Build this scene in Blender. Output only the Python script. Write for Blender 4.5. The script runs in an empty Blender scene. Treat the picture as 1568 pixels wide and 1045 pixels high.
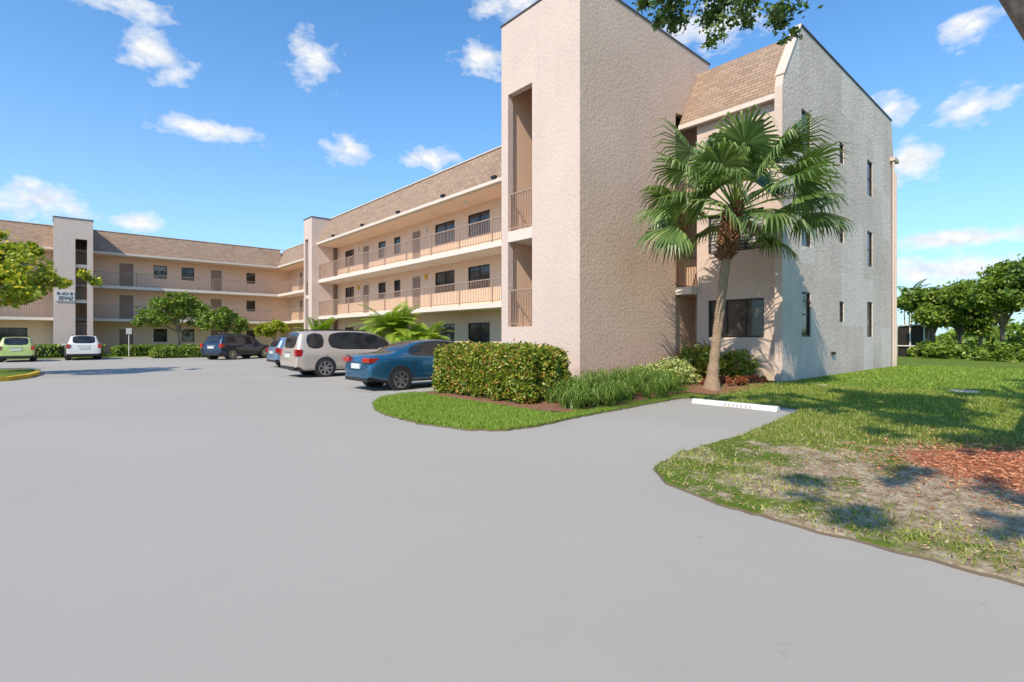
import bpy, bmesh, math, random
import numpy as np
from mathutils import Vector, Matrix
random.seed(7); rng=np.random.default_rng(7)
scene=bpy.context.scene
COL=scene.collection

# ------------------------------------------------------------------ materials
def newmat(name):
    m=bpy.data.materials.new(name); m.use_nodes=True
    nt=m.node_tree; b=nt.nodes['Principled BSDF']
    return m,nt,b
def N(nt,t,**kw):
    n=nt.nodes.new(t)
    for k,v in kw.items(): setattr(n,k,v)
    return n
def L(nt,a,b): nt.links.new(a,b)
def pos(nt):
    return N(nt,'ShaderNodeNewGeometry').outputs['Position']
def noise(nt,vec,scale,detail=4,rough=.55):
    n=N(nt,'ShaderNodeTexNoise'); n.inputs['Scale'].default_value=scale
    n.inputs['Detail'].default_value=detail; n.inputs['Roughness'].default_value=rough
    if vec is not None: L(nt,vec,n.inputs['Vector'])
    return n.outputs['Fac']
def ramp(nt,fac,stops):
    r=N(nt,'ShaderNodeValToRGB'); L(nt,fac,r.inputs['Fac'])
    el=r.color_ramp.elements
    while len(el)<len(stops): el.new(.5)
    for e,(p,c) in zip(el,stops):
        e.position=p; e.color=(c[0],c[1],c[2],1) if not isinstance(c,(int,float)) else (c,c,c,1)
    return r.outputs['Color']
def mixc(nt,fac,a,b,mode='MIX'):
    m=N(nt,'ShaderNodeMix',data_type='RGBA',blend_type=mode)
    if isinstance(fac,(int,float)): m.inputs[0].default_value=fac
    else: L(nt,fac,m.inputs[0])
    for v,i in ((a,6),(b,7)):
        if isinstance(v,(tuple,list)): m.inputs[i].default_value=(v[0],v[1],v[2],1)
        else: L(nt,v,m.inputs[i])
    return m.outputs[2]
def math_(nt,op,a,b=None,c=None,clamp=False):
    m=N(nt,'ShaderNodeMath',operation=op); m.use_clamp=clamp
    for i,v in enumerate((a,b,c)):
        if v is None: continue
        if isinstance(v,(int,float)): m.inputs[i].default_value=v
        else: L(nt,v,m.inputs[i])
    return m.outputs[0]
def bump(nt,b,h,strength,dist):
    n=N(nt,'ShaderNodeBump'); n.inputs['Strength'].default_value=strength; n.inputs['Distance'].default_value=dist
    L(nt,h,n.inputs['Height']); L(nt,n.outputs[0],b.inputs['Normal'])
def plain(name,c,rough=.6,metal=0,spec=None,coat=0):
    m,nt,b=newmat(name)
    f=noise(nt,pos(nt),9,3)
    col=mixc(nt,f,tuple(x*.9 for x in c),tuple(min(1,x*1.08) for x in c))
    L(nt,col,b.inputs['Base Color']); b.inputs['Roughness'].default_value=rough; b.inputs['Metallic'].default_value=metal
    if coat: b.inputs['Coat Weight'].default_value=coat; b.inputs['Coat Roughness'].default_value=.04
    return m
def stucco(name,c,strength=.6,stain=.12,scale=9,patch=None,speck=.34):
    m,nt,b=newmat(name); p=pos(nt)
    f=noise(nt,p,.55,6,.65)
    col=ramp(nt,f,[(.3,tuple(x*(1-stain) for x in c)),(.7,tuple(min(1,x*(1+stain*.5)) for x in c))])
    g=noise(nt,p,22,5,.8)
    g=ramp(nt,g,[(.5,0.0),(.70,1.0)])
    col=mixc(nt,math_(nt,'MULTIPLY',g,speck),col,tuple(x*.55 for x in c))
    mp=N(nt,'ShaderNodeMapping'); mp.inputs['Scale'].default_value=(3.2,3.2,.16); L(nt,p,mp.inputs['Vector'])
    s=noise(nt,mp.outputs[0],1.0,5,.65)
    s=ramp(nt,s,[(.50,0.0),(.76,1.0)])
    col=mixc(nt,math_(nt,'MULTIPLY',s,stain*2.0),col,tuple(x*.55 for x in c))
    s3=N(nt,'ShaderNodeSeparateXYZ'); L(nt,p,s3.inputs[0])
    lo=ramp(nt,math_(nt,'ADD',math_(nt,'MULTIPLY',s3.outputs['Z'],.8),math_(nt,'MULTIPLY',noise(nt,p,2.5,4,.6),.6)),[(.35,1.0),(.95,0.0)])
    col=mixc(nt,math_(nt,'MULTIPLY',lo,.28),col,(.30,.22,.16))
    if patch:
        q=N(nt,'ShaderNodeCombineXYZ'); L(nt,math_(nt,'MULTIPLY',math_(nt,'FLOOR',math_(nt,'MULTIPLY',s3.outputs['X'],.75)),1.37),q.inputs[0])
        L(nt,math_(nt,'MULTIPLY',math_(nt,'FLOOR',math_(nt,'MULTIPLY',s3.outputs['Z'],.52)),2.13),q.inputs[1])
        wn=N(nt,'ShaderNodeTexWhiteNoise',noise_dimensions='2D'); L(nt,q.outputs[0],wn.inputs['Vector'])
        pf=ramp(nt,wn.outputs['Value'],[(.68,0.0),(.70,1.0)])
        col=mixc(nt,math_(nt,'MULTIPLY',pf,.6),col,patch)
    L(nt,col,b.inputs['Base Color']); b.inputs['Roughness'].default_value=.93; b.inputs['Specular IOR Level'].default_value=.2
    v=N(nt,'ShaderNodeTexVoronoi'); v.inputs['Scale'].default_value=scale; L(nt,p,v.inputs['Vector'])
    n1=noise(nt,p,scale*1.1,6,.7)
    h=math_(nt,'ADD',n1,math_(nt,'MULTIPLY',v.outputs['Distance'],.3))
    bump(nt,b,h,strength,.035)
    return m
M={}
M['tower']=stucco('stucco_pink',(.66,.52,.44),.50,.06,9)
M['tower2']=stucco('stucco_pink_shaded',(.69,.50,.385),.50,.09,9)  # same paint as the tower; tone of the shaded side put into the colour
M['end']=stucco('stucco_weathered',(.74,.605,.52),.85,.17,9,patch=(.80,.70,.62),speck=.5)
M['wall']=stucco('stucco_peach',(.84,.58,.41),.15,.05,16,speck=.12)
M['soffit']=stucco('soffit_peach',(.85,.62,.45),.12,.05,16,speck=.1)
M['trimw']=plain('trim_cream',(.70,.59,.50),.7)
M['slab']=plain('slab_edge',(.74,.64,.55),.8)
M['rail']=plain('rail_tan',(.36,.245,.185),.5)
M['raild']=plain('rail_brown',(.17,.10,.07),.5)
M['bronze']=plain('bronze_frame',(.025,.02,.018),.4)
M['door']=plain('door_tan',(.32,.20,.14),.5)
M['coping']=plain('coping_metal',(.14,.10,.08),.4,.4)
M['white']=plain('white_paint',(.70,.66,.61),.6)
M['black']=plain('black_rubber',(.018,.018,.019),.75)
M['dark']=plain('dark_void',(.02,.018,.017),.9)
def glassm(name,c,c2,sc):
    m,nt,b=newmat(name); p=pos(nt)
    f=ramp(nt,noise(nt,p,sc,2),[(.42,c),(.6,c2)])
    L(nt,f,b.inputs['Base Color']); b.inputs['Roughness'].default_value=.06
    b.inputs['Specular IOR Level'].default_value=.6
    return m
M['glass']=glassm('window_glass',(.02,.018,.016),(.07,.06,.05),1.3)
M['carglass']=glassm('car_glass',(.012,.014,.016),(.03,.033,.035),2)
def blinds():
    m,nt,b=newmat('window_blinds'); p=pos(nt)
    s=N(nt,'ShaderNodeSeparateXYZ'); L(nt,p,s.inputs[0])
    w=math_(nt,'FRACT',math_(nt,'MULTIPLY',s.outputs['Z'],9.0))
    k=math_(nt,'GREATER_THAN',w,.3)
    n=ramp(nt,noise(nt,p,1.7,3),[(.45,(.06,.055,.05)),(.55,(.40,.38,.35))])
    L(nt,mixc(nt,k,(.05,.045,.04),n),b.inputs['Base Color']); b.inputs['Roughness'].default_value=.12
    return m
M['blinds']=blinds()
def shingle(axis):
    m,nt,b=newmat('roof_shingles_'+axis); s=N(nt,'ShaderNodeSeparateXYZ'); L(nt,pos(nt),s.inputs[0])
    c=N(nt,'ShaderNodeCombineXYZ'); L(nt,s.outputs[axis],c.inputs[0]); L(nt,s.outputs['Z'],c.inputs[1])
    br=N(nt,'ShaderNodeTexBrick'); L(nt,c.outputs[0],br.inputs['Vector'])
    br.inputs['Scale'].default_value=1; br.inputs['Brick Width'].default_value=.32; br.inputs['Row Height'].default_value=.13
    br.inputs['Mortar Size'].default_value=.012; br.inputs['Color1'].default_value=(.40,.265,.175,1)
    br.inputs['Color2'].default_value=(.26,.165,.11,1); br.inputs['Mortar'].default_value=(.11,.07,.05,1)
    f=noise(nt,pos(nt),.5,4); col=mixc(nt,math_(nt,'MULTIPLY',f,.45),br.outputs['Color'],(.40,.29,.21))
    L(nt,col,b.inputs['Base Color']); b.inputs['Roughness'].default_value=.95
    bump(nt,b,br.outputs['Fac'],-.4,.02)
    return m
M['roofY']=shingle('Y'); M['roofX']=shingle('X')
def asphalt():
    m,nt,b=newmat('asphalt_pale'); p=pos(nt)
    a=noise(nt,p,.16,5,.55); c=ramp(nt,a,[(.3,(.375,.345,.305)),(.7,(.42,.39,.345))])
    g=noise(nt,p,190,3,.8); c=mixc(nt,math_(nt,'MULTIPLY',ramp(nt,g,[(.45,0.0),(.7,1.0)]),.26),c,(.20,.19,.17))
    st=ramp(nt,noise(nt,p,1.1,6,.7),[(.58,0.0),(.76,1.0)])
    c=mixc(nt,math_(nt,'MULTIPLY',st,.16),c,(.26,.24,.215))
    sp=ramp(nt,noise(nt,p,3.2,3,.6),[(.70,0.0),(.76,1.0)])
    c=mixc(nt,math_(nt,'MULTIPLY',sp,.25),c,(.20,.185,.165))
    L(nt,c,b.inputs['Base Color']); b.inputs['Roughness'].default_value=.92
    b.inputs['Specular IOR Level'].default_value=.2
    bump(nt,b,g,.25,.004); return m
M['asphalt']=asphalt()
def lawnmat():
    m,nt,b=newmat('lawn_ground'); p=pos(nt)
    s=N(nt,'ShaderNodeSeparateXYZ'); L(nt,p,s.inputs[0])
    X,Y=s.outputs['X'],s.outputs['Y']
    g=noise(nt,p,.7,6,.7)
    c=ramp(nt,g,[(.28,(.10,.145,.02)),(.5,(.17,.24,.03)),(.72,(.27,.31,.055))])
    f2=noise(nt,p,28,3,.8); c=mixc(nt,math_(nt,'MULTIPLY',f2,.6),c,(.06,.10,.015))
    dx=math_(nt,'SUBTRACT',X,6.2); dy=math_(nt,'SUBTRACT',Y,.2)
    d=math_(nt,'SQRT',math_(nt,'ADD',math_(nt,'MULTIPLY',dx,dx),math_(nt,'MULTIPLY',dy,dy)))
    n=noise(nt,p,1.6,6,.75)
    k=math_(nt,'ADD',math_(nt,'MULTIPLY',d,-.17),math_(nt,'ADD',math_(nt,'MULTIPLY',n,2.0),-.10))
    kk=ramp(nt,k,[(.38,0.0),(.6,1.0)])
    sand=ramp(nt,noise(nt,p,7,6,.85),[(.32,(.17,.11,.06)),(.48,(.44,.33,.21)),(.66,(.72,.60,.46))])
    c=mixc(nt,kk,c,sand)
    dx=math_(nt,'SUBTRACT',X,8.1); dy=math_(nt,'SUBTRACT',Y,.25)
    d=math_(nt,'SQRT',math_(nt,'ADD',math_(nt,'MULTIPLY',dx,dx),math_(nt,'MULTIPLY',dy,dy)))
    k=math_(nt,'ADD',math_(nt,'MULTIPLY',d,-.45),math_(nt,'ADD',math_(nt,'MULTIPLY',noise(nt,p,2.2,6,.75),.9),.50))
    kk=ramp(nt,k,[(.32,0.0),(.42,1.0)])
    mul=ramp(nt,noise(nt,p,26,5,.8),[(.3,(.24,.07,.03)),(.5,(.58,.20,.10)),(.72,(.70,.34,.20))])
    c=mixc(nt,kk,c,mul)
    L(nt,c,b.inputs['Base Color']); b.inputs['Roughness'].default_value=.95; b.inputs['Specular IOR Level'].default_value=.15
    bump(nt,b,noise(nt,p,35,5,.8),.8,.04); return m
M['lawn']=lawnmat()
def leafm(name,c1,c2,c3=None,trans=.25,rough=.5):
    m,nt,b=newmat(name); g=N(nt,'ShaderNodeNewGeometry')
    st=[(0,c1),(.75,c2)]
    if c3: st.append((.97,c3))
    col=ramp(nt,g.outputs['Random Per Island'],st)
    L(nt,col,b.inputs['Base Color']); b.inputs['Roughness'].default_value=rough
    if trans>0:
        t=N(nt,'ShaderNodeBsdfTranslucent'); L(nt,mixc(nt,1.0,col,(1.3,1.4,.6),'MULTIPLY'),t.inputs['Color'])
        mx=N(nt,'ShaderNodeMixShader'); mx.inputs[0].default_value=trans
        L(nt,b.outputs[0],mx.inputs[1]); L(nt,t.outputs[0],mx.inputs[2])
        L(nt,mx.outputs[0],nt.nodes['Material Output'].inputs['Surface'])
    return m
M['leaf']=leafm('leaf_green',(.05,.10,.012),(.16,.25,.03),(.28,.34,.05))
M['leafl']=leafm('leaf_light_green',(.08,.14,.015),(.24,.34,.04),(.38,.42,.07))
M['leafoak']=leafm('leaf_oak',(.04,.08,.015),(.11,.18,.03),(.18,.24,.05),.2)
M['leafy']=leafm('leaf_yellowgreen',(.16,.22,.02),(.40,.46,.035),(.8,.62,.04),.3)
M['hedge']=leafm('leaf_hedge',(.07,.13,.012),(.30,.35,.03),(.50,.22,.06),.2,.4)
M['varieg']=leafm('leaf_variegated',(.16,.24,.04),(.5,.52,.16),(.7,.66,.3),.2)
M['palmleaf']=leafm('palm_frond',(.07,.13,.035),(.19,.28,.08),(.36,.42,.17),.25,.38)
M['areca']=leafm('areca_frond',(.14,.25,.02),(.32,.46,.05),(.55,.52,.06),.3,.4)
M['liri']=leafm('strap_leaf',(.06,.12,.015),(.20,.31,.045),(.34,.38,.1),.25,.4)
M['grassb']=leafm('grass_blade',(.13,.22,.02),(.30,.44,.045),(.46,.48,.1),.3,.5)
M['grassd']=leafm('grass_dry',(.15,.19,.025),(.34,.38,.06),(.58,.49,.22),.25,.6)
M['litter']=leafm('leaf_litter',(.20,.10,.04),(.44,.27,.13),(.64,.52,.33),.0,.8)
M['mulchc']=leafm('mulch_chip',(.26,.07,.03),(.62,.22,.10),(.70,.38,.22),.0,.9)
M['red']=leafm('leaf_red',(.20,.04,.02),(.45,.10,.05),(.18,.27,.03),.2,.5)
M['core']=plain('light_block_core',(.02,.035,.008),.9)
M['soil']=plain('dark_soil',(.14,.10,.065),.95)
def bark(name,c1,c2,ring=0):
    m,nt,b=newmat(name); p=pos(nt)
    mp=N(nt,'ShaderNodeMapping'); mp.inputs['Scale'].default_value=(1,1,ring if ring else .3); L(nt,p,mp.inputs['Vector'])
    f=noise(nt,mp.outputs[0],14,6,.7); L(nt,ramp(nt,f,[(.3,c1),(.7,c2)]),b.inputs['Base Color'])
    b.inputs['Roughness'].default_value=.95; bump(nt,b,f,.8,.03); return m
M['bark']=bark('bark_grey',(.12,.085,.06),(.36,.28,.21))
M['palmbark']=bark('palm_trunk_bark',(.20,.12,.07),(.50,.35,.23),3)
M['boot']=bark('palm_boot',(.10,.045,.02),(.42,.21,.10))
M['mulch']=bark('bed_mulch',(.12,.05,.025),(.36,.17,.09),1)
M['yellow']=plain('kerb_yellow',(.68,.44,.03),.7)
M['kerb']=plain('kerb_concrete',(.46,.41,.36),.85)
M['line']=plain('line_paint',(.56,.52,.47),.8)

# ------------------------------------------------------------------ mesh helpers
def empty(name,loc=(0,0,0)):
    e=bpy.data.objects.new(name,None); e.location=loc; COL.objects.link(e); return e
def mkobj(name,verts,faces,mats,mi=None,parent=None,smooth=False):
    me=bpy.data.meshes.new(name); me.from_pydata(verts,[],faces)
    for m in mats: me.materials.append(m)
    if mi is not None: me.polygons.foreach_set('material_index',mi)
    if smooth: me.polygons.foreach_set('use_smooth',[True]*len(me.polygons))
    me.update(); o=bpy.data.objects.new(name,me); COL.objects.link(o)
    if parent: o.parent=parent
    return o
def npmesh(name,V,k,mat,parent=None):
    n=V.shape[0]; me=bpy.data.meshes.new(name)
    me.vertices.add(n*k); me.vertices.foreach_set('co',V.reshape(-1).astype(np.float32))
    me.loops.add(n*k); me.loops.foreach_set('vertex_index',np.arange(n*k,dtype=np.int32))
    me.polygons.add(n); me.polygons.foreach_set('loop_start',np.arange(0,n*k,k,dtype=np.int32))
    try: me.polygons.foreach_set('loop_total',np.full(n,k,dtype=np.int32))
    except Exception: pass
    me.materials.append(mat); me.update(calc_edges=True); me.validate()
    o=bpy.data.objects.new(name,me); COL.objects.link(o)
    if parent: o.parent=parent
    return o
class MB:
    def __init__(s): s.v=[]; s.f=[]; s.m=[]; s.mats=[]
    def mi(s,mat):
        if mat not in s.mats: s.mats.append(mat)
        return s.mats.index(mat)
    def poly(s,pts,mat):
        i=len(s.v); s.v+=[tuple(p) for p in pts]; s.f.append(tuple(range(i,i+len(pts)))); s.m.append(s.mi(mat))
    def box(s,x0,x1,y0,y1,z0,z1,mat):
        i=len(s.v)
        s.v+=[(x0,y0,z0),(x1,y0,z0),(x1,y1,z0),(x0,y1,z0),(x0,y0,z1),(x1,y0,z1),(x1,y1,z1),(x0,y1,z1)]
        for f in ((0,3,2,1),(4,5,6,7),(0,1,5,4),(1,2,6,5),(2,3,7,6),(3,0,4,7)):
            s.f.append(tuple(i+a for a in f)); s.m.append(s.mi(mat))
    def prism(s,prof,axis,a0,a1,mat):
        i=len(s.v); n=len(prof)
        for a in (a0,a1):
            for h,z in prof: s.v.append((h,a,z) if axis=='Y' else (a,h,z))
        mi=s.mi(mat)
        s.f.append(tuple(range(i,i+n))); s.m.append(mi)
        s.f.append(tuple(range(i+2*n-1,i+n-1,-1))); s.m.append(mi)
        for k in range(n):
            j=(k+1)%n; s.f.append((i+k,i+n+k,i+n+j,i+j)); s.m.append(mi)
    def cyl(s,p,q,r0,r1,mat,n=12,cap=True):
        p=Vector(p);q=Vector(q);d=(q-p).normalized()
        u=d.orthogonal().normalized(); w=d.cross(u); i=len(s.v)
        for c,r in ((p,r0),(q,r1)):
            for k in range(n):
                a=2*math.pi*k/n; s.v.append(tuple(c+u*math.cos(a)*r+w*math.sin(a)*r))
        mi=s.mi(mat)
        for k in range(n):
            j=(k+1)%n; s.f.append((i+k,i+j,i+n+j,i+n+k)); s.m.append(mi)
        if cap:
            s.f.append(tuple(range(i+n-1,i-1,-1))); s.m.append(mi)
            s.f.append(tuple(range(i+n,i+2*n))); s.m.append(mi)
    def obj(s,name,parent=None,fix=True):
        o=mkobj(name,s.v,s.f,s.mats,s.m,parent)
        if fix:
            bm=bmesh.new(); bm.from_mesh(o.data); bmesh.ops.recalc_face_normals(bm,faces=bm.faces); bm.to_mesh(o.data); bm.free()
        return o

def sstep(a,b,x):
    t=max(0,min(1,(x-a)/(b-a))); return t*t*(3-2*t)
def gz(x,y):
    isl=sstep(6.5,7.6,y)*(1-sstep(11.5,12.3,y))
    lo=11.8*(1-isl)+7.0*isl
    z=.035+.16*sstep(lo,lo+3.5,x)
    if y>48: z=.035+.16*sstep(48.6,51,y)
    return z

# ------------------------------------------------------------------ ground
mkobj('ground',[(-900,-900,-.03),(2500,-900,-.03),(2500,2500,-.03),(-900,2500,-.03)],[(0,1,2,3)],[M['lawn']])
mkobj('parking_lot',[(-70,-40,0),(12.6,-40,0),(12.6,49.2,0),(-70,49.2,0)],[(0,1,2,3)],[M['asphalt']])
base=[(4.4,-39),(4.42,-10),(4.38,.29),(4.41,.83),(4.41,1.43),(4.47,2.25),(4.70,2.92),(5.11,3.32),(5.99,3.53),(7.88,3.55),(11.5,3.98),(11.7,4.3),
(11.75,6.5),(11.5,6.75),(8.8,6.54),(7.35,6.42),(6.1,6.22),(5.4,6.3),(5.0,6.75),(4.75,7.7),(4.78,9.0),(5.0,9.9),(5.4,10.8),(6.0,11.6),(6.8,12.0),(11.2,12.3),
(12.0,12.8),(12.0,48.5),(11.5,48.8),(-69,48.8),(-69,300),(400,300),(400,-39)]
lawn=[]
for i,p in enumerate(base):
    q=base[(i+1)%len(base)]; d=math.hypot(q[0]-p[0],q[1]-p[1])
    near = d<14 and p[0]<13 and p[1]<13
    n=max(1,int(d/.1)) if near else 1
    for k in range(n):
        t=k/n; j=random.gauss(0,.016) if near else 0
        lawn.append((p[0]+(q[0]-p[0])*t+j,p[1]+(q[1]-p[1])*t+j))
def build_lawn():
    bm=bmesh.new(); vs=[bm.verts.new((x,y,0)) for x,y in lawn]; f=bm.faces.new(vs)
    bmesh.ops.triangulate(bm,faces=[f])
    for x in [7,7.8,8.6,9.4,10.2,11.8,12.5,13.2,13.9,14.6,15.3,16,20,30,60,120]:
        bmesh.ops.bisect_plane(bm,geom=bm.verts[:]+bm.edges[:]+bm.faces[:],plane_co=(x,0,0),plane_no=(1,0,0))
    for y in [-20,-8,-3,0,2,3.6,5,6,6.5,6.9,7.3,7.6,8.5,10,11.5,11.8,12.1,12.3,20,48,48.9,49.4,50,50.6,51,56,100]:
        bmesh.ops.bisect_plane(bm,geom=bm.verts[:]+bm.edges[:]+bm.faces[:],plane_co=(0,y,0),plane_no=(0,1,0))
    for v in bm.verts: v.co.z=gz(v.co.x,v.co.y)
    be=[e for e in bm.edges if e.is_boundary]
    r=bmesh.ops.extrude_edge_only(bm,edges=be)
    for g in r['geom']:
        if isinstance(g,bmesh.types.BMVert): g.co.z=-.02
    bmesh.ops.recalc_face_normals(bm,faces=bm.faces)
    me=bpy.data.meshes.new('lawn'); bm.to_mesh(me); bm.free(); me.materials.append(M['lawn'])
    o=bpy.data.objects.new('lawn',me); COL.objects.link(o)
build_lawn()
mb=MB(); n=len(lawn)
for i in range(n):
    p,q=lawn[i],lawn[(i+1)%n]
    if max(p[0],q[0])>11.9 or max(p[1],q[1])>12.4 or min(p[1],q[1])<-9.9 or math.hypot(q[0]-p[0],q[1]-p[1])>3: continue
    dx,dy=q[0]-p[0],q[1]-p[1]; l=math.hypot(dx,dy)+1e-6; nx,ny=-dy/l,dx/l
    w_=.008+.012*random.random()
    for s_ in (1,-1):
        mb.poly([(p[0]+nx*s_*w_,p[1]+ny*s_*w_,.003),(q[0]+nx*s_*w_,q[1]+ny*s_*w_,.003),(q[0],q[1],.018),(p[0],p[1],.018)],M['soil'])
mb.obj('soil_edge',fix=False)
def bed(name,poly):
    bm=bmesh.new(); f=bm.faces.new([bm.verts.new((x,y,0)) for x,y in poly]); bmesh.ops.triangulate(bm,faces=[f])
    for k in range(8):
        x=8+k*1.0; bmesh.ops.bisect_plane(bm,geom=bm.verts[:]+bm.edges[:]+bm.faces[:],plane_co=(x,0,0),plane_no=(1,0,0))
    for k in range(8):
        y=6+k*.45; bmesh.ops.bisect_plane(bm,geom=bm.verts[:]+bm.edges[:]+bm.faces[:],plane_co=(0,y,0),plane_no=(0,1,0))
    for v in bm.verts: v.co.z=gz(v.co.x,v.co.y)+.012
    bmesh.ops.recalc_face_normals(bm,faces=bm.faces)
    me=bpy.data.meshes.new(name); bm.to_mesh(me); bm.free(); me.materials.append(M['mulch'])
    o=bpy.data.objects.new(name,me); COL.objects.link(o)
bed('mulch_bed',[(7.6,6.75),(9,6.9),(11,7.0),(12,6.9),(12.6,6.3),(14,6.0),(15.9,6.1),(16.1,9.4),(10.9,9.4),(10.9,11.6),(9.3,11.8),(7.4,11.8),(7.2,11.0),(7.2,8.2),(7.3,7.2)])
mb=MB()
for y in (12.62,15.4,18.1,20.8,23.5,26.2,28.9,31.6): mb.poly([(5.9,y,.004),(11.8,y,.004),(11.8,y+.1,.004),(5.9,y+.1,.004)],M['line'])
for x in (-6,-3.2,-.4,2.4,5.2,8.0): mb.poly([(x,43.8,.004),(x+.1,43.8,.004),(x+.1,48.6,.004),(x,48.6,.004)],M['line'])
mb.obj('parking_lines',fix=False)
def stop(name,x,y0,y1):
    mb=MB(); mb.prism([(x-.09,.004),(x-.06,.09),(x-.04,.11),(x+.04,.11),(x+.06,.09),(x+.09,.004)],'Y',y0,y1,M['white'])
    mb.cyl((x,y0+.3,.1),(x,y0+.3,.116),.025,.025,M['dark']); mb.cyl((x,y1-.3,.1),(x,y1-.3,.116),.025,.025,M['dark'])
    for k in range(7):
        y=y1-.75-k*.09
        mb.poly([(x-.0905,y,.02),(x-.0905,y-.05,.02),(x-.068,y-.05,.085),(x-.068,y,.085)],M['kerb'])
    o=mb.obj(name); m=o.modifiers.new('b','BEVEL'); m.width=.01; m.segments=2
stop('wheel_stop',10.95,4.25,6.1)
mb=MB()
kp=[(-7,24.4),(-2,24.4),(-1.1,24.9),(-.6,26.2),(-.35,28),(-.35,29.8),(-.9,30.8),(-2,31.2),(-7,31.2)]
for i in range(len(kp)-1):
    p,q=kp[i],kp[i+1]; dx,dy=q[0]-p[0],q[1]-p[1]; l=math.hypot(dx,dy); nx,ny=-dy/l*.16,dx/l*.16
    mb.poly([(p[0],p[1],0),(q[0],q[1],0),(q[0],q[1],.14),(p[0],p[1],.14)],M['yellow'])
    mb.poly([(p[0],p[1],.14),(q[0],q[1],.14),(q[0]+nx,q[1]+ny,.14),(p[0]+nx,p[1]+ny,.14)],M['yellow'])
mb.obj('yellow_kerb',fix=False)
mkobj('island_lawn',[(x-.1,y+(.1 if y<28 else -.1),.13) for x,y in kp],[tuple(range(len(kp)))],[M['lawn']])
mb=MB(); mb.cyl((16.3,2.1,.18),(16.3,2.1,.23),.28,.27,M['kerb'],20); mb.obj('utility_cover')
mb=MB(); mb.cyl((15.6,4.9,.18),(15.6,4.9,.22),.13,.13,M['kerb'],16); mb.obj('utility_cover')

# ------------------------------------------------------------------ building
B=empty('apartment_building')
wm=MB()
def window(ax,c,sgn,a0,a1,z0,z1,split=1,hs=0,blind=False,rec=.10):
    def bx(d0,d1,p0,p1,q0,q1,mat):
        lo,hi=sorted((c+sgn*d0,c+sgn*d1))
        if ax=='X': wm.box(lo,hi,p0,p1,q0,q1,mat)
        else: wm.box(p0,p1,lo,hi,q0,q1,mat)
    f=.05
    bx(-rec-.03,-rec,a0+f,a1-f,z0+f,z1-f,M['blinds'] if blind else M['glass'])
    bx(-rec-.05,-rec+.04,a0,a1,z0,z0+f,M['bronze']); bx(-rec-.05,-rec+.04,a0,a1,z1-f,z1,M['bronze'])
    bx(-rec-.05,-rec+.04,a0,a0+f,z0+f,z1-f,M['bronze']); bx(-rec-.05,-rec+.04,a1-f,a1,z0+f,z1-f,M['bronze'])
    for k in range(1,split):
        a=a0+(a1-a0)*k/split; bx(-rec-.02,-rec+.03,a-.025,a+.025,z0+f,z1-f,M['bronze'])
    if hs:
        z=(z0+z1)/2; bx(-rec-.02,-rec+.025,a0+f,a1-f,z-.02,z+.02,M['bronze'])
def door(ax,c,sgn,a0,a1,z0,z1):
    def bx(d0,d1,p0,p1,q0,q1,mat):
        lo,hi=sorted((c+sgn*d0,c+sgn*d1))
        if ax=='X': wm.box(lo,hi,p0,p1,q0,q1,mat)
        else: wm.box(p0,p1,lo,hi,q0,q1,mat)
    bx(-.12,-.07,a0+.05,a1-.05,z0,z1-.05,M['door'])
    bx(-.12,.015,a0,a0+.05,z0,z1,M['trimw']); bx(-.12,.015,a1-.05,a1,z0,z1,M['trimw']); bx(-.12,.015,a0+.05,a1-.05,z1-.05,z1,M['trimw'])
    bx(-.07,-.03,a0+.12,a0+.17,z0+.95,z0+1.05,M['bronze'])
    for zz in (z0+.25,z0+1.15):
        bx(-.07,-.055,a0+.22,a1-.22,zz,zz+.7,M['door'])
def wall(mb,ax,c,a0,a1,z0,z1,ops,mat,sgn,rev=.16):
    As=sorted({a0,a1,*[o[0] for o in ops],*[o[1] for o in ops]}); Zs=sorted({z0,z1,*[o[2] for o in ops],*[o[3] for o in ops]})
    P=(lambda a,z,d=0:(c-sgn*d,a,z)) if ax=='X' else (lambda a,z,d=0:(a,c-sgn*d,z))
    for i in range(len(As)-1):
        for j in range(len(Zs)-1):
            ca=(As[i]+As[i+1])/2; cz=(Zs[j]+Zs[j+1])/2
            if any(o[0]<ca<o[1] and o[2]<cz<o[3] for o in ops): continue
            mb.poly([P(As[i],Zs[j]),P(As[i+1],Zs[j]),P(As[i+1],Zs[j+1]),P(As[i],Zs[j+1])],mat)
    for o in ops:
        b,e,f,g=o[:4]
        for (p,q) in (((b,f),(e,f)),((e,f),(e,g)),((e,g),(b,g)),((b,g),(b,f))):
            mb.poly([P(*p),P(*q),P(*q,rev),P(*p,rev)],mat)
def rail(mb,p,q,z0,z1,mat,step=.125,post=2.4):
    p=Vector((p[0],p[1],0)); q=Vector((q[0],q[1],0)); d=q-p; l=d.length; d/=l
    def bar(a,b,za,zb,w):
        n=Vector((-d.y,d.x,0))*w
        pts=[a-n,b-n,b+n,a+n]; i=len(mb.v)
        mb.v+=[(v.x,v.y,za) for v in pts]+[(v.x,v.y,zb) for v in pts]; mi=mb.mi(mat)
        for f in ((0,3,2,1),(4,5,6,7),(0,1,5,4),(1,2,6,5),(2,3,7,6),(3,0,4,7)): mb.f.append(tuple(i+x for x in f)); mb.m.append(mi)
    bar(p,q,z1-.045,z1,.025); bar(p,q,z0+.08,z0+.115,.018)
    n=int(l/step)
    for k in range(n+1):
        c=p+d*(k*l/n); bar(c-d*.010,c+d*.010,z0+.115,z1-.045,.010)
    n=max(1,int(l/post))
    for k in range(n+1):
        c=p+d*(k*l/n); bar(c-d*.03,c+d*.03,z0,z1-.045,.022)

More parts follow.
